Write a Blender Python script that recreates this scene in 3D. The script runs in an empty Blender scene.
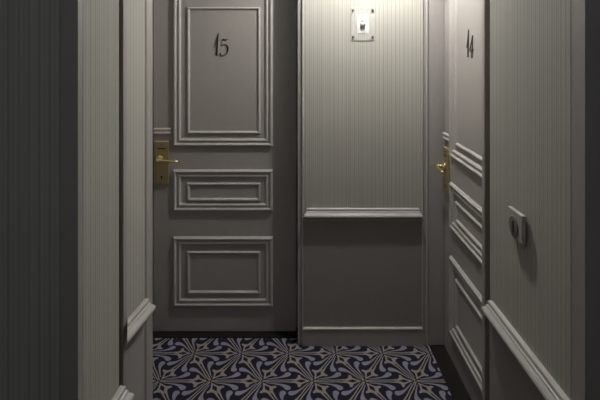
import bpy, bmesh, math, random
from mathutils import Vector, Matrix
random.seed(7)
C = bpy.context.scene.collection
PI = math.pi

# ------------------------------------------------------------------ materials
def mat(name, col, rough=0.6, metal=0.0, noise=0.08, nscale=30.0, bump=0.0, bscale=200.0, spec=0.5, coat=0.0):
    m = bpy.data.materials.new(name); m.use_nodes = True
    nt = m.node_tree; b = nt.nodes['Principled BSDF']
    b.inputs['Roughness'].default_value = rough
    b.inputs['Metallic'].default_value = metal
    b.inputs['Specular IOR Level'].default_value = spec
    b.inputs['Coat Weight'].default_value = coat
    tc = nt.nodes.new('ShaderNodeTexCoord')
    n = nt.nodes.new('ShaderNodeTexNoise'); n.inputs['Scale'].default_value = nscale; n.inputs['Detail'].default_value = 4
    nt.links.new(tc.outputs['Object'], n.inputs['Vector'])
    r = nt.nodes.new('ShaderNodeMapRange')
    r.inputs['To Min'].default_value = 1 - noise; r.inputs['To Max'].default_value = 1 + noise
    nt.links.new(n.outputs['Fac'], r.inputs['Value'])
    mx = nt.nodes.new('ShaderNodeVectorMath'); mx.operation = 'SCALE'
    mx.inputs[0].default_value = col
    nt.links.new(r.outputs[0], mx.inputs['Scale'])
    nt.links.new(mx.outputs[0], b.inputs['Base Color'])
    if bump:
        n2 = nt.nodes.new('ShaderNodeTexNoise'); n2.inputs['Scale'].default_value = bscale; n2.inputs['Detail'].default_value = 3
        nt.links.new(tc.outputs['Object'], n2.inputs['Vector'])
        bp = nt.nodes.new('ShaderNodeBump'); bp.inputs['Strength'].default_value = bump; bp.inputs['Distance'].default_value = 0.002
        nt.links.new(n2.outputs['Fac'], bp.inputs['Height'])
        nt.links.new(bp.outputs[0], b.inputs['Normal'])
    return m

def wallpaper(name, light, dark):
    """fine vertical stripes running along local z, varying along local x"""
    m = bpy.data.materials.new(name); m.use_nodes = True
    nt = m.node_tree; b = nt.nodes['Principled BSDF']; b.inputs['Roughness'].default_value = 0.75
    b.inputs['Specular IOR Level'].default_value = 0.3
    tc = nt.nodes.new('ShaderNodeTexCoord'); sx = nt.nodes.new('ShaderNodeSeparateXYZ')
    nt.links.new(tc.outputs['Object'], sx.inputs[0])
    def math_(op, a, bb=None, c=None):
        n = nt.nodes.new('ShaderNodeMath'); n.operation = op
        for i, v in enumerate((a, bb, c)):
            if v is None: continue
            if isinstance(v, (int, float)): n.inputs[i].default_value = v
            else: nt.links.new(v, n.inputs[i])
        return n.outputs[0]
    X = sx.outputs['X']
    # distance into a 24 mm repeat: one broad dark thread line, one thin one
    def line(period, phase, width):
        f = math_('FRACT', math_('ADD', math_('MULTIPLY', X, 1.0 / period), phase))
        d = math_('ABSOLUTE', math_('SUBTRACT', f, 0.5))
        return math_('SUBTRACT', 1.0, math_('SMOOTH_MIN', math_('MULTIPLY', d, period / width), 1.0, 0.1))
    l1 = line(0.0235, 0.0, 0.0045)
    l2 = line(0.0235, 0.5, 0.0032)
    l3 = line(0.00585, 0.2, 0.0022)
    s = math_('ADD', math_('MULTIPLY', l1, 0.95), math_('ADD', math_('MULTIPLY', l2, 0.5), math_('MULTIPLY', l3, 0.25)))
    cmb = nt.nodes.new('ShaderNodeCombineXYZ'); nt.links.new(math_('MULTIPLY', X, 60.0), cmb.inputs[0])
    n = nt.nodes.new('ShaderNodeTexNoise'); n.inputs['Scale'].default_value = 1.0; n.inputs['Detail'].default_value = 2
    nt.links.new(cmb.outputs[0], n.inputs['Vector'])
    s = math_('ADD', math_('MULTIPLY', s, 0.75), math_('MULTIPLY', math_('SUBTRACT', n.outputs['Fac'], 0.5), 1.1))
    mx = nt.nodes.new('ShaderNodeMix'); mx.data_type = 'RGBA'; mx.clamp_factor = True
    nt.links.new(s, mx.inputs['Factor'])
    mx.inputs[6].default_value = (*light, 1); mx.inputs[7].default_value = (*dark, 1)
    nt.links.new(mx.outputs[2], b.inputs['Base Color'])
    return m

M = {
 'paint':   mat('grey_satin_paint', (0.33, 0.31, 0.297), 0.48, noise=0.05, bump=0.12, bscale=120),
 'door':    mat('door_satin_paint', (0.32, 0.30, 0.28), 0.42, noise=0.05, bump=0.10, bscale=90),
 'mould':   mat('moulding_paint', (0.46, 0.44, 0.42), 0.40, noise=0.05, bump=0.08, bscale=90),
 'door_mould': mat('door_moulding_paint', (0.42, 0.40, 0.38), 0.38, noise=0.05, bump=0.08, bscale=90),
 'dado':    mat('dado_paint', (0.24, 0.228, 0.212), 0.55, noise=0.08, bump=0.15, bscale=120),
 'paper':   wallpaper('striped_wallpaper', (0.425, 0.418, 0.375), (0.26, 0.256, 0.222)),
 'recess_shade': mat('painted_recess_shade', (0.25, 0.22, 0.185), 0.6),  # shade of the unlit jamb faces and the groove, put into the colour
 'ceiling': mat('ceiling_paint', (0.55, 0.54, 0.52), 0.8),
 'floor':   mat('floor_boards', (0.02, 0.017, 0.016), 0.7),
 'thresh':  mat('dark_threshold_wood', (0.012, 0.010, 0.008), 0.7, noise=0.2, spec=0.2),
 'brass':   mat('aged_brass', (0.30, 0.24, 0.12), 0.42, metal=0.35, noise=0.12, bump=0.05),
 'brass_hi':mat('polished_brass', (0.85, 0.72, 0.38), 0.25, metal=0.9, noise=0.04),
 'hole':    mat('black_hole', (0.006, 0.006, 0.006), 0.8),
 'ink':     mat('black_numeral_enamel', (0.008, 0.007, 0.007), 0.4),
 'carpet':  mat('carpet_navy_pile', (0.020, 0.018, 0.032), 0.95, noise=0.35, nscale=160, bump=0.8, bscale=420, spec=0.1),
 'tan':     mat('carpet_taupe_pile', (0.30, 0.27, 0.25), 0.95, noise=0.25, nscale=160, bump=0.8, bscale=420, spec=0.1),
 'lilac':   mat('carpet_lilac_pile', (0.25, 0.25, 0.33), 0.95, noise=0.25, nscale=160, bump=0.8, bscale=420, spec=0.1),
 'steel':   mat('brushed_steel', (0.42, 0.41, 0.40), 0.45, metal=0.3),
 'screw':   mat('dark_screw_steel', (0.08, 0.075, 0.07), 0.4, metal=0.5),
 'white':   mat('white_plastic', (0.66, 0.635, 0.61), 0.4),
 'switchp': mat('grey_ivory_plastic', (0.40, 0.385, 0.355), 0.35),
 'dial':    mat('dark_grey_dial', (0.17, 0.165, 0.155), 0.35),
}
g = bpy.data.materials.new('clear_acrylic'); g.use_nodes = True
gb = g.node_tree.nodes['Principled BSDF']
gb.inputs['Base Color'].default_value = (0.93, 0.93, 0.92, 1); gb.inputs['Roughness'].default_value = 0.08
gb.inputs['Alpha'].default_value = 0.12
M['acrylic'] = g
M['edge'] = mat('acrylic_edge', (0.50, 0.49, 0.46), 0.3)
e = bpy.data.materials.new('lamp_lens'); e.use_nodes = True
eb = e.node_tree.nodes['Principled BSDF']
eb.inputs['Emission Color'].default_value = (1, 0.965, 0.92, 1); eb.inputs['Emission Strength'].default_value = 12
M['lens'] = e

# ------------------------------------------------------------------ helpers
def obj(name, bm, m, parent=None, smooth=False, loc=None, rotz=0.0):
    bmesh.ops.recalc_face_normals(bm, faces=bm.faces)
    me = bpy.data.meshes.new(name); bm.to_mesh(me); bm.free()
    for x in (m if isinstance(m, (list, tuple)) else [m]): me.materials.append(M[x])
    if smooth:
        for p in me.polygons: p.use_smooth = True
    o = bpy.data.objects.new(name, me); C.objects.link(o)
    if parent: o.parent = parent
    if loc is not None: o.location = loc
    o.rotation_euler = (0, 0, rotz)
    return o
def empty(name, loc, rotz=0.0):
    o = bpy.data.objects.new(name, None); C.objects.link(o); o.empty_display_size = 0.1
    o.location = loc; o.rotation_euler = (0, 0, rotz); return o
def tag(o, label=None, cat=None, kind=None, group=None):
    if label: o['label'] = label
    if cat: o['category'] = cat
    if kind: o['kind'] = kind
    if group: o['group'] = group
    return o
def BM(): return bmesh.new()
def box(bm, x0, x1, y0, y1, z0, z1, bev=0.0):
    vs = [bm.verts.new(p) for p in ((x0,y0,z0),(x1,y0,z0),(x1,y1,z0),(x0,y1,z0),(x0,y0,z1),(x1,y0,z1),(x1,y1,z1),(x0,y1,z1))]
    fs = [bm.faces.new([vs[i] for i in f]) for f in ((0,3,2,1),(4,5,6,7),(0,1,5,4),(1,2,6,5),(2,3,7,6),(3,0,4,7))]
    if bev:
        es = list({e for f in fs for e in f.edges})
        bmesh.ops.bevel(bm, geom=es, offset=bev, segments=3, profile=0.5, affect='EDGES')
def prism(bm, pts, z0, z1):
    a = [bm.verts.new((x, y, z0)) for x, y in pts]; b = [bm.verts.new((x, y, z1)) for x, y in pts]
    bm.faces.new(a[::-1]); bm.faces.new(b); n = len(pts)
    for i in range(n): bm.faces.new((a[i], a[(i+1) % n], b[(i+1) % n], b[i]))
def frame(bm, x0, x1, z0, z1, prof, y=0.0):
    """mitred moulding frame: prof = [(inset, height)], height goes to -y"""
    loops = [[bm.verts.new(p) for p in ((x0+u,y-h,z0+u),(x1-u,y-h,z0+u),(x1-u,y-h,z1-u),(x0+u,y-h,z1-u))] for u, h in prof]
    for A, B in zip(loops, loops[1:]):
        for i in range(4): bm.faces.new((A[i], A[(i+1) % 4], B[(i+1) % 4], B[i]))
    A, B = loops[0], loops[-1]
    for i in range(4): bm.faces.new((A[i], B[i], B[(i+1) % 4], A[(i+1) % 4]))
def rail(bm, x0, x1, z, prof, ret0=True, ret1=True, skew=0.0):
    """moulding run along x with mitred returns, prof = [(protrusion, dz)]"""
    secs = []
    if ret0: secs.append([bm.verts.new((x0 - h, 0, z + dz)) for h, dz in prof])
    secs.append([bm.verts.new((x0 - (h if ret0 else skew*h), -h, z + dz)) for h, dz in prof])
    secs.append([bm.verts.new((x1 + (h if ret1 else 0), -h, z + dz)) for h, dz in prof])
    if ret1: secs.append([bm.verts.new((x1 + h, 0, z + dz)) for h, dz in prof])
    n = len(prof)
    for A, B in zip(secs, secs[1:]):
        for i in range(n): bm.faces.new((A[i], A[(i+1) % n], B[(i+1) % n], B[i]))
    bm.faces.new(secs[0][::-1]); bm.faces.new(secs[-1])
    bmesh.ops.remove_doubles(bm, verts=bm.verts, dist=1e-5)
def tube(bm, pts, rad, seg=14, cap=True, flat=1.0):
    pts = [Vector(p) for p in pts]; rings = []
    for i, p in enumerate(pts):
        d = (pts[min(i+1, len(pts)-1)] - pts[max(i-1, 0)]).normalized()
        up = Vector((0, 0, 1)) if abs(d.z) < 0.9 else Vector((0, 1, 0))
        a = d.cross(up).normalized(); b = a.cross(d).normalized()
        r = rad[i] if isinstance(rad, (list, tuple)) else rad
        rings.append([bm.verts.new(p + a * math.cos(t) * r + b * math.sin(t) * r * flat) for t in [2*PI*k/seg for k in range(seg)]])
    for A, B in zip(rings, rings[1:]):
        for k in range(seg): bm.faces.new((A[k], A[(k+1) % seg], B[(k+1) % seg], B[k]))
    if cap: bm.faces.new(rings[0][::-1]); bm.faces.new(rings[-1])
def ribbon(bm, pts, widths, y0, y1, sub=6):
    """variable-width stroke in the xz plane, from depth y0 to y1"""
    P = [Vector((x, 0, z)) for x, z in pts]; out = []; W = []
    n = len(P)
    for i in range(n - 1):
        p0, p1, p2, p3 = P[max(i-1, 0)], P[i], P[i+1], P[min(i+2, n-1)]
        for k in range(sub):
            t = k / sub
            out.append(0.5*((2*p1)+(p2-p0)*t+(2*p0-5*p1+4*p2-p3)*t*t+(3*p1-p0-3*p2+p3)*t*t*t))
            W.append(widths[i]*(1-t)+widths[i+1]*t)
    out.append(P[-1]); W.append(widths[-1])
    secs = []
    for i, p in enumerate(out):
        d = (out[min(i+1, len(out)-1)] - out[max(i-1, 0)]).normalized(); nn = Vector((-d.z, 0, d.x))
        a, b = p + nn*W[i]/2, p - nn*W[i]/2
        secs.append([bm.verts.new((a.x, y0, a.z)), bm.verts.new((b.x, y0, b.z)), bm.verts.new((b.x, y1, b.z)), bm.verts.new((a.x, y1, a.z))])
    for A, B in zip(secs, secs[1:]):
        for k in range(4): bm.faces.new((A[k], A[(k+1) % 4], B[(k+1) % 4], B[k]))
    bm.faces.new(secs[0][::-1]); bm.faces.new(secs[-1])
def disc(bm, cx, cz, y0, y1, r, seg=28, rz=None):
    rz = rz or r
    a = [bm.verts.new((cx+math.cos(t)*r, y0, cz+math.sin(t)*rz)) for t in [2*PI*k/seg for k in range(seg)]]
    b = [bm.verts.new((cx+math.cos(t)*r, y1, cz+math.sin(t)*rz)) for t in [2*PI*k/seg for k in range(seg)]]
    bm.faces.new(a); bm.faces.new(b[::-1])
    for k in range(seg): bm.faces.new((a[k], a[(k+1) % seg], b[(k+1) % seg], b[k]))

RAILP = [(0,0),(.012,0),(.015,-.002),(.0165,-.009),(.014,-.011),(.014,-.0135),(.019,-.016),(.0215,-.021),(.0195,-.023),(.025,-.027),(.031,-.034),(.033,-.041),(.030,-.048),(.022,-.053),(0,-.054)]
BEADP = [(0,0),(.005,0),(.007,-.003),(.005,-.006),(0,-.007)]
OUTP = [(0,0),(.001,.005),(.005,.011),(.010,.017),(.015,.016),(.018,.009),(.021,.006),(.029,.005),(.032,.009),(.037,.012),(.042,.009),(.044,.003),(.048,0)]
INP  = [(0,0),(.002,.006),(.007,.010),(.012,.008),(.016,.003),(.018,0)]
H = 2.50     # ceiling height
RZ = 0.786   # top of the dado rail

# ------------------------------------------------------------------ walls
XL, XR = -1.6, 1.7
# back wall with the recess of the left-hand door
bm = BM()
box(bm, .016, .98, 2.805, 3.05, 0, H)
box(bm, -.852, .016, 2.805, 3.05, 2.14, H)
box(bm, -1.25, -.852, 2.805, 3.05, 0, H)
box(bm, -.852, .016, 2.98, 3.05, 0, 2.14)
wb = tag(obj('wall_back', bm, 'paint'), kind='structure')
bm = BM(); box(bm, .047, .725, 2.801, 2.806, RZ-.03, 2.42); obj('wallpaper', bm, 'paper', wb)
bm = BM(); box(bm, .047, .725, 2.802, 2.806, .10, RZ-.03); obj('dado', bm, 'dado', wb)
bm = BM()
box(bm, .041, .047, 2.795, 2.806, .097, 2.42, .002); box(bm, .725, .731, 2.795, 2.806, .097, 2.42, .002)
box(bm, .751, .757, 2.794, 2.806, 0, 2.42, .002)
obj('bead', bm, 'mould', wb)

# left wall, far part (seen at a slant) and near part
pB0, pB1 = Vector((-.574, 1.622)), Vector((-.541, 1.854))
pA0, pA1 = Vector((-.4907, 1.108)), Vector((-.4776, 1.327))
bm = BM(); prism(bm, [pB0[:], pB1[:], (-1.25, 1.854), (-1.25, 1.622)], 0, H)
prism(bm, [(-1.25, 1.327), (-1.25, 3.05), (-1.35, 3.05), (-1.35, 1.327)], 0, H)
wl = tag(obj('wall_left', bm, 'paint'), kind='structure')
bm = BM(); prism(bm, [pA0[:], pA1[:], (-1.35, 1.327), (XL, 1.327), (XL, 1.108)], 0, H)
wn = tag(obj('wall_near_left', bm, 'paint'), kind='structure')
def wall_empty(p0, p1):
    d = p1 - p0; return Vector((p0.x, p0.y, 0)), math.atan2(d.y, d.x), d.length
lB, aB, LB = wall_empty(pB0, pB1)
lA, aA, LA = wall_empty(pA0, pA1)
sB0, sB1 = .034, .172
bm = BM(); box(bm, sB0, sB1, -.0006, .003, RZ-.03, 2.42); obj('wallpaper', bm, 'paper', wl, loc=lB, rotz=aB)
bm = BM(); box(bm, sB1+.009, LB, -.003, .002, 0, 2.42, .001); box(bm, 0, sB0-.004, -.006, .002, 0, 2.42, .002)
obj('casing', bm, 'paint', wl, loc=lB, rotz=aB)
bm = BM(); box(bm, sB1+.001, sB1+.009, -.002, .002, 0, 2.42); obj('groove', bm, 'recess_shade', wl, loc=lB, rotz=aB)  # flat strip, not recessed: its dark colour stands in for groove shade
bm = BM(); box(bm, .022, LA, -.0006, .003, RZ-.03, 2.42); obj('wallpaper', bm, 'paper', wn, loc=lA, rotz=aA)
bm = BM(); box(bm, XL, -.531, 1.104, 1.109, .1, 2.42); obj('wallpaper', bm, 'paper', wn)
# far jamb side that faces the camera beyond the near wall, its shade put into the colour
bm = BM(); box(bm, -1.2, -.576, 1.618, 1.624, 0, 2.42); obj('jamb_face', bm, 'recess_shade', wl)

# right wall: near block, jamb of the door, wall behind and above the door
bm = BM()
box(bm, .715, 1.15, 1.208, 1.797, 0, H); box(bm, 1.15, XR, 1.208, 1.40, 0, H)
wr = tag(obj('wall_near_right', bm, 'paint'), kind='structure')
bm = BM()
box(bm, .98, 1.15, 1.797, 3.05, 0, H)
box(bm, .715, .98, 1.797, 2.805, 2.14, H)
wq = tag(obj('wall_right', bm, 'paint'), kind='structure')
bm = BM(); box(bm, .730, .98, 1.888, 1.913, 0, 2.14); jb = obj('door_jamb', bm, 'paint', wq)
bm = BM(); box(bm, .732, .98, 1.884, 1.889, 0, 2.14); obj('jamb_face', bm, 'recess_shade', wq)  # side turned from the lamp, its shade painted by a darker tone
LC = 1.797 - 1.208
bm = BM(); box(bm, .003, LC-.062, -.0006, .003, RZ-.03, 2.42); obj('wallpaper', bm, 'paper', wr, loc=(.715, 1.797, 0), rotz=-PI/2)
bm = BM(); box(bm, .003, LC-.062, -.003, .003, .10, RZ-.03); obj('dado', bm, 'dado', wr, loc=(.715, 1.797, 0), rotz=-PI/2)

# outer walls of the hall behind the camera
bm = BM(); box(bm, XL-.1, XL, -1.6, 1.327, 0, H); tag(obj('wall_outer_left', bm, 'paint'), kind='structure')
bm = BM(); box(bm, XR, XR+.1, -1.6, 1.4, 0, H); tag(obj('wall_outer_right', bm, 'paint'), kind='structure')
bm = BM(); box(bm, XL-.1, XR+.1, -1.7, -1.6, 0, H); tag(obj('wall_front', bm, 'paint'), kind='structure')
bm = BM(); box(bm, XL-.1, XR+.1, -1.7, 3.05, H, H+.1); tag(obj('ceiling', bm, 'ceiling'), kind='structure')
bm = BM(); box(bm, XL-.1, XR+.1, -1.7, 3.05, -.1, -.012); tag(obj('floor', bm, 'floor'), kind='structure')

# ------------------------------------------------------------------ rails and skirtings
def trim(name, bm, m, loc=(0,0,0), rotz=0): return tag(obj(name, bm, m, loc=loc, rotz=rotz), kind='structure')
bm = BM(); rail(bm, .0825, .690, RZ, RAILP); t = trim('trim_1', bm, 'mould', (0, 2.8015, 0))
bm = BM(); rail(bm, .05, .722, RZ-.066, BEADP, False, False); obj('bead', bm, 'mould', t)
bm = BM(); rail(bm, sB0+.001, sB1-.016, RZ, RAILP, False, True, 2.1); t = trim('trim_2', bm, 'mould', lB + Vector((.0035, 0, 0)), aB)
bm = BM(); rail(bm, sB0+.001, sB1, RZ-.072, BEADP, False, False); obj('bead', bm, 'mould', t)
bm = BM(); rail(bm, .0, LA-.012, RZ, RAILP, False, True); t = trim('trim_3', bm, 'mould', lA + Vector((.0035, 0, 0)), aA)
bm = BM(); rail(bm, .034, LC, RZ, RAILP, True, False); t = trim('trim_4', bm, 'mould', (.7145, 1.797, 0), -PI/2)
SK = [(0,0),(.006,0),(.012,-.004),(.014,-.010),(.014,-.097),(0,-.097)]
bm = BM(); rail(bm, .041, .731, .100, SK, False, False)
bb = tag(obj('baseboard_back', bm, 'paint', loc=(0, 2.804, 0)), kind='structure')
bm = BM(); rail(bm, .048, .724, .106, [(0,0),(.014,0),(.018,-.003),(.018,-.007),(.014,-.010),(0,-.010)], False, False); obj('ledge', bm, 'mould', bb)
bm = BM(); rail(bm, .003, LC, .100, SK, False, False)
tag(obj('baseboard_right', bm, 'paint', loc=(.715, 1.797, 0), rotz=-PI/2), kind='structure')
bm = BM(); rail(bm, 0, LA, .100, SK, False, False)
tag(obj('baseboard_left', bm, 'paint', loc=lA, rotz=aA), kind='structure')

# ------------------------------------------------------------------ doors
def digit_one(bm):
    ribbon(bm, [(.361, 1.700), (.370, 1.722), (.3885, 1.785)], [0.0012, 0.0017, 0.0023], -.004, .001)
    ribbon(bm, [(.3895, 1.790), (.3835, 1.725), (.3795, 1.655)], [0.0027, 0.0074, 0.0098], -.004, .001)
def digit_five(bm):
    ribbon(bm, [(.409, 1.744), (.420, 1.752), (.433, 1.747), (.4485, 1.757)], [0.0023, 0.0062, 0.0062, 0.0020], -.004, .001)
    ribbon(bm, [(.413, 1.746), (.409, 1.728), (.4045, 1.708)], [0.0023, 0.0023, 0.0023], -.004, .001)
    ribbon(bm, [(.4045, 1.708), (.420, 1.720), (.4385, 1.716), (.446, 1.696), (.440, 1.673), (.424, 1.657), (.405, 1.655), (.398, 1.664)], [0.0016, 0.0023, 0.0062, 0.0098, 0.0074, 0.0039, 0.0031, 0.0023], -.004, .001)
    disc(bm, .4005, 1.665, -.004, .001, .005, 16)
def digit_four(bm):
    ribbon(bm, [(.442, 1.760), (.437, 1.71), (.432, 1.652)], [0.0031, 0.0078, 0.0090], -.004, .001)
    ribbon(bm, [(.442, 1.760), (.424, 1.724), (.402, 1.686)], [0.0023, 0.0023, 0.0023], -.004, .001)
    ribbon(bm, [(.402, 1.688), (.425, 1.686), (.456, 1.692)], [0.0031, 0.0047, 0.0023], -.004, .001)
def make_door(name, label, second, loc, rotz, W=.855, tall=0.0):
    root = tag(empty(name, loc, rotz), label, 'door', 'structure')
    bm = BM(); box(bm, 0, W, 0, .042, .006, 2.13, .0015); obj('leaf', bm, 'door', root)
    for (z0, z1, i0, i1) in ((1.112, 2.055 + tall*.4, 1.187, 1.945 + tall), (.726, .974, .786, .895), (.157, .574, .232, .486)):
        bm = BM(); frame(bm, .119, .715, z0, z1, OUTP); fr = obj('panel_moulding', bm, 'door_mould', root)
        bm = BM(); frame(bm, .202, .640, i0, i1, INP); obj('inner_bead', bm, 'door_mould', fr)
    bm = BM(); rail(bm, .014, .092, 1.222, [(0,0),(.008,0),(.013,-.004),(.012,-.012),(.007,-.017),(.007,-.020),(.012,-.024),(.013,-.031),(.008,-.037),(0,-.038)])
    obj('short_moulding', bm, 'mould', root)
    # lock plate
    bm = BM(); box(bm, .011, .095, -.012, .001, .887, 1.144, .003); pl = obj('lock_plate', bm, 'brass', root)
    pl['label'] = 'aged brass lock plate'
    bm = BM(); box(bm, .030, .078, -.0135, -.010, 1.098, 1.104); obj('card_slot', bm, 'hole', pl)
    bm = BM(); disc(bm, .053, 1.122, -.0135, -.010, .004, 16); obj('indicator', bm, 'hole', pl)
    bm = BM(); disc(bm, .052, .932, -.0135, -.010, .0065, 18); box(bm, .0495, .0545, -.0135, -.010, .916, .932); obj('keyhole', bm, 'hole', pl)
    bm = BM(); tube(bm, [(.042, -.011, 1.040), (.042, -.017, 1.040), (.042, -.019, 1.040)], [.021, .021, .017], 24)
    tube(bm, [(.042, -.018, 1.040), (.042, -.05, 1.040)], [.009, .009], 16)
    tube(bm, [(.034, -.062, 1.041), (.042, -.064, 1.041), (.055, -.064, 1.041), (.09, -.064, 1.039), (.138, -.063, 1.036), (.156, -.058, 1.034), (.160, -.055, 1.034)], [.005, .0095, .0085, .0075, .0075, .0075, .004], 16)
    tube(bm, [(.042, -.045, 1.040), (.042, -.058, 1.040), (.043, -.066, 1.041)], [.009, .010, .007], 16)
    lv = obj('lever_handle', bm, 'brass_hi', root, smooth=True); lv['label'] = 'polished brass lever handle'
    bm = BM(); digit_one(bm); obj('digit', bm, 'ink', root)
    bm = BM(); second(bm); obj('digit', bm, 'ink', root)
    for z in (.25, 1.05, 1.88):
        bm = BM(); tube(bm, [(W+.0005, -.006, z-.05), (W+.0005, -.006, z+.05)], .006, 12); obj('hinge', bm, 'door', root)
    return root
make_door('door_1', 'grey panelled door numbered 15 in the back wall', digit_five, (-.847, 2.93, 0), 0)
make_door('door_2', 'grey panelled door numbered 14 seen at a slant on the right', digit_four, (.85, 2.783, 0), -PI/2, tall=.05)

# dark thresholds under the doors
bm = BM(); box(bm, -.849, .012, 2.870, 2.975, -.012, .005, .002)
tag(obj('threshold', bm, 'thresh'), 'dark wooden threshold strip beneath the door in the back wall', 'threshold')
bm = BM(); box(bm, .768, .93, 1.915, 2.79, -.012, .005, .002)
tag(obj('threshold', bm, 'thresh'), 'dark wooden threshold strip beneath the slanting door on the right', 'threshold')

# ------------------------------------------------------------------ carpet
bm = BM()
a = .262
def poly(pts, o, ang, z, mi):
    c, s = math.cos(ang), math.sin(ang)
    vs = [bm.verts.new((o[0] + a*(u*c - v*s), o[1] + a*(u*s + v*c), z)) for u, v in pts]
    f = bm.faces.new(vs); f.material_index = mi
def strip(path, wid, o, ang, z, mi, cap=0):
    P = [Vector(p) for p in path]; n = len(P); pts = []; W = []
    for i in range(n-1):
        p0, p1, p2, p3 = P[max(i-1,0)], P[i], P[i+1], P[min(i+2,n-1)]
        for k in range(4):
            t = k/4
            pts.append(0.5*((2*p1)+(p2-p0)*t+(2*p0-5*p1+4*p2-p3)*t*t+(3*p1-p0-3*p2+p3)*t*t*t)); W.append(wid[i]*(1-t)+wid[i+1]*t)
    pts.append(P[-1]); W.append(wid[-1])
    L, R = [], []
    for i, p in enumerate(pts):
        d = (pts[min(i+1,len(pts)-1)] - pts[max(i-1,0)]).normalized(); nn = Vector((-d.y, d.x))
        L.append(p + nn*W[i]); R.append(p - nn*W[i])
    d = (pts[-1]-pts[-2]).normalized(); th = math.atan2(d.y, d.x)
    capp = [pts[-1] + Vector((math.cos(th+q), math.sin(th+q)))*W[-1] for q in (-PI/3, -PI/6, 0, PI/6, PI/3)] if cap else []
    for i in range(len(L)-1):
        poly([R[i], R[i+1], L[i+1], L[i]], o, ang, z, mi)
    if capp: poly([R[-1]] + capp + [L[-1]], o, ang, z, mi)
x0n, y0n = .0925, 2.50
z1, z2 = .0012, .0020
for j in range(-17, 3):
    for i in range(-9, 9):
        o = (x0n + i*a + (.5*a if j % 2 else 0), y0n + j*a*.8660)
        if not (-1.9 < o[0] < 2.0): continue
        for k in range(3):
            A = k*2*PI/3
            for s in (1, -1):
                strip([(.02, .010*s), (.2, .026*s), (.45, .025*s), (.66, .04*s)], [.011, .011, .012, .02], o, A, z1, 1)
                # flared half of the lily head with its pointed shoulder
                poly([(.58, .010*s), (.64, .045*s), (.695, .10*s), (.705, .175*s), (.745, .170*s), (.775, .095*s), (.83, .055*s), (.95, 0.0), (.87, 0.0), (.77, .048*s), (.66, 0.0)][::s], o, A, z1, 1)
                # lilac comma
                strip([(.09, .055*s), (.22, .075*s), (.36, .105*s), (.455, .150*s), (.505, .195*s)], [.006, .012, .021, .046, .062], o, A, z1+.0004, 2, cap=1)
# clip the pattern to the carpet outline, then add the base pile slab
geom = lambda: bm.verts[:] + bm.edges[:] + bm.faces[:]
for co, no in (((1.65,0,0),(1,0,0)), ((-1.55,0,0),(-1,0,0)), ((0,2.868,0),(0,1,0)), ((0,-1.55,0),(0,-1,0))):
    bmesh.ops.bisect_plane(bm, geom=geom(), plane_co=co, plane_no=no, clear_outer=True)
def carve(x0, x1, y0, y1):
    for co, no in (((x0,0,0),(1,0,0)), ((x1,0,0),(1,0,0)), ((0,y0,0),(0,1,0)), ((0,y1,0),(0,1,0))):
        bmesh.ops.bisect_plane(bm, geom=geom(), plane_co=co, plane_no=no)
    kill = [f for f in bm.faces if x0 < f.calc_center_median().x < x1 and y0 < f.calc_center_median().y < y1]
    bmesh.ops.delete(bm, geom=kill, context='FACES')
carve(.012, 2.0, 2.803, 2.9); carve(-2, -.852, 2.803, 2.9); carve(-2.0, -.530, 1.614, 1.858)
carve(.710, 2.0, 1.2, 1.925); carve(.765, 2.0, 1.92, 2.9); carve(-2, -.474, 1.102, 1.332); carve(-2, -1.24, 1.1, 3.0)
nb = len(bm.faces)
box(bm, -1.24, .708, 1.86, 2.804, -.012, .0); box(bm, .708, .765, 1.92, 2.804, -.012, .0)
box(bm, -.845, .010, 2.804, 2.869, -.012, .0)
box(bm, -.470, .708, 1.1, 1.34, -.012, .0); prism(bm, [(-.560, 1.612), (-.560, 1.34), (.708, 1.34), (.708, 1.86), (-.529, 1.86)], -.012, 0)
box(bm, -1.24, -.560, 1.34, 1.612, -.012, .0)
box(bm, -1.55, 1.65, -1.55, 1.1, -.012, .0)
cp = obj('carpet', bm, ['carpet', 'tan', 'lilac'])
tag(cp, 'navy fitted carpet with taupe lily stems and lilac comma drops', 'carpet')

# ------------------------------------------------------------------ small wall things
# acrylic-covered key switch high on the back wall
pl = tag(empty('wall_switch', (.387, 2.801, 1.838)), 'small white switch under a clear plate screwed high on the back wall', 'switch')
bm = BM(); box(bm, -.064, .064, -.0055, -.0035, -.090, .090)
obj('cover_plate', bm, 'acrylic', pl)
bm = BM(); frame(bm, -.066, .066, -.092, .092, [(0,0),(0,.0015),(.0018,.0015),(.0018,0)], -.0035); obj('plate_edge', bm, 'edge', pl)
for sx in (-1, 1):
    for sz in (-1, 1):
        bm = BM(); disc(bm, sx*.0555, sz*.0755, -.008, .001, .0065, 18); disc(bm, sx*.0555, sz*.0755, -.0095, -.008, .0045, 18)
        obj('screw', bm, 'screw', pl)
bm = BM(); box(bm, -.034, .034, -.003, .001, -.052, .054, .001); obj('switch_plate', bm, 'white', pl)
bm = BM(); tube(bm, [(0, -.003, -.003), (0, -.006, -.003), (0, -.012, -.004), (0, -.017, -.004), (0, -.019, -.004)], [.008, .013, .015, .012, .004], 20)
obj('toggle', bm, 'steel', pl, smooth=True)
bm = BM(); tube(bm, [(0, -.002, .019), (0, -.007, .019), (0, -.010, .019)], [.008, .008, .004], 18); obj('indicator', bm, 'steel', pl, smooth=True)

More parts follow.
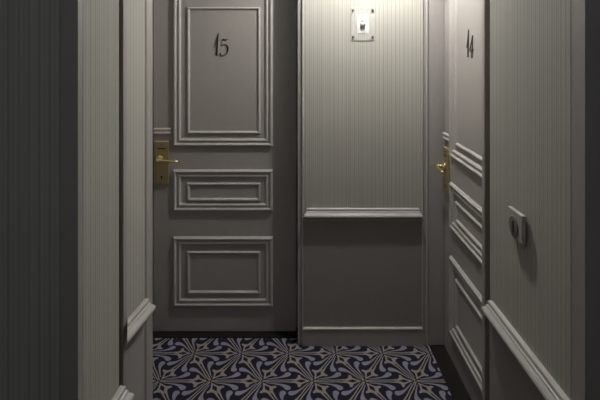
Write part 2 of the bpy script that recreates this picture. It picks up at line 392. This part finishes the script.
# rotary switch on the right wall
sw = tag(empty('rotary_switch', (.711, 1.556, 1.139), -PI/2), 'square grey switch with dark round dial on the right striped wall', 'switch')
bm = BM(); box(bm, -.050, .050, -.014, 0, -.044, .044, .003); obj('face_plate', bm, 'switchp', sw)
bm = BM(); box(bm, -.041, .041, -.004, .002, -.052, -.040, .001); obj('back_box', bm, 'switchp', sw)
bm = BM(); tube(bm, [(-.006, -.013, -.007), (-.006, -.0155, -.007), (-.006, -.017, -.007)], [.033, .033, .030], 36)
dl = obj('dial', bm, 'dial', sw)
bm = BM(); box(bm, -.010, -.002, -.021, -.016, -.027, .013, .002); obj('grip', bm, 'dial', dl)

# ------------------------------------------------------------------ lamps
def downlight(name, label, x, y, power, size, col):
    r = tag(empty(name, (x, y, H)), label, 'light')
    bm = BM()
    seg = 32; prof = [(.035, -.001), (.037, -.006), (.045, -.008), (.05, -.004), (.05, 0.0), (.035, 0.0)]
    loops = [[bm.verts.new((math.cos(2*PI*k/seg)*q, math.sin(2*PI*k/seg)*q, z)) for k in range(seg)] for q, z in prof]
    for i in range(len(loops)):
        A, B = loops[i], loops[(i+1) % len(loops)]
        for k in range(seg): bm.faces.new((A[k], A[(k+1) % seg], B[(k+1) % seg], B[k]))
    obj('bezel', bm, 'steel', r, smooth=True)
    bm = BM(); bmesh.ops.create_icosphere(bm, subdivisions=4, radius=size)
    bmesh.ops.translate(bm, verts=bm.verts, vec=(0, 0, -size - .006))
    e2 = M['lens'].copy(); e2.node_tree.nodes['Principled BSDF'].inputs['Emission Strength'].default_value = power / (4*PI*PI*size*size)
    e2.node_tree.nodes['Principled BSDF'].inputs['Emission Color'].default_value = (*col, 1)
    M[name + str(x)] = e2
    obj('glass_globe', bm, name + str(x), r, smooth=True)
downlight('ceiling_light', 'round opal ceiling globe above the striped back wall', .45, 2.45, 53.0, .04, (1, .972, .935))
downlight('ceiling_light', 'added fill globe, unseen on the near hall ceiling', .0, -.5, 7.5, .04, (.86, .93, 1.0))  # extra lamp behind the camera, added to lift the dark near walls

w = bpy.data.worlds.new('World'); bpy.context.scene.world = w; w.use_nodes = True
w.node_tree.nodes['Background'].inputs[0].default_value = (0.5, 0.52, 0.6, 1)
w.node_tree.nodes['Background'].inputs[1].default_value = 0.05

# ------------------------------------------------------------------ camera
cd = bpy.data.cameras.new('camera'); cam = bpy.data.objects.new('camera', cd); C.objects.link(cam)
cam.location = (0, 0, 1.70); cam.rotation_euler = (PI/2, 0, 0)
cd.sensor_fit = 'HORIZONTAL'; cd.sensor_width = 36; cd.lens = 490/600*36
cd.shift_x = 5/600; cd.shift_y = -152/600; cd.clip_start = .02
bpy.context.scene.camera = cam
vs = bpy.context.scene.view_settings
vs.view_transform = 'Standard'; vs.look = 'None'; vs.gamma = 1; vs.exposure = 0.0; vs.use_curve_mapping = False
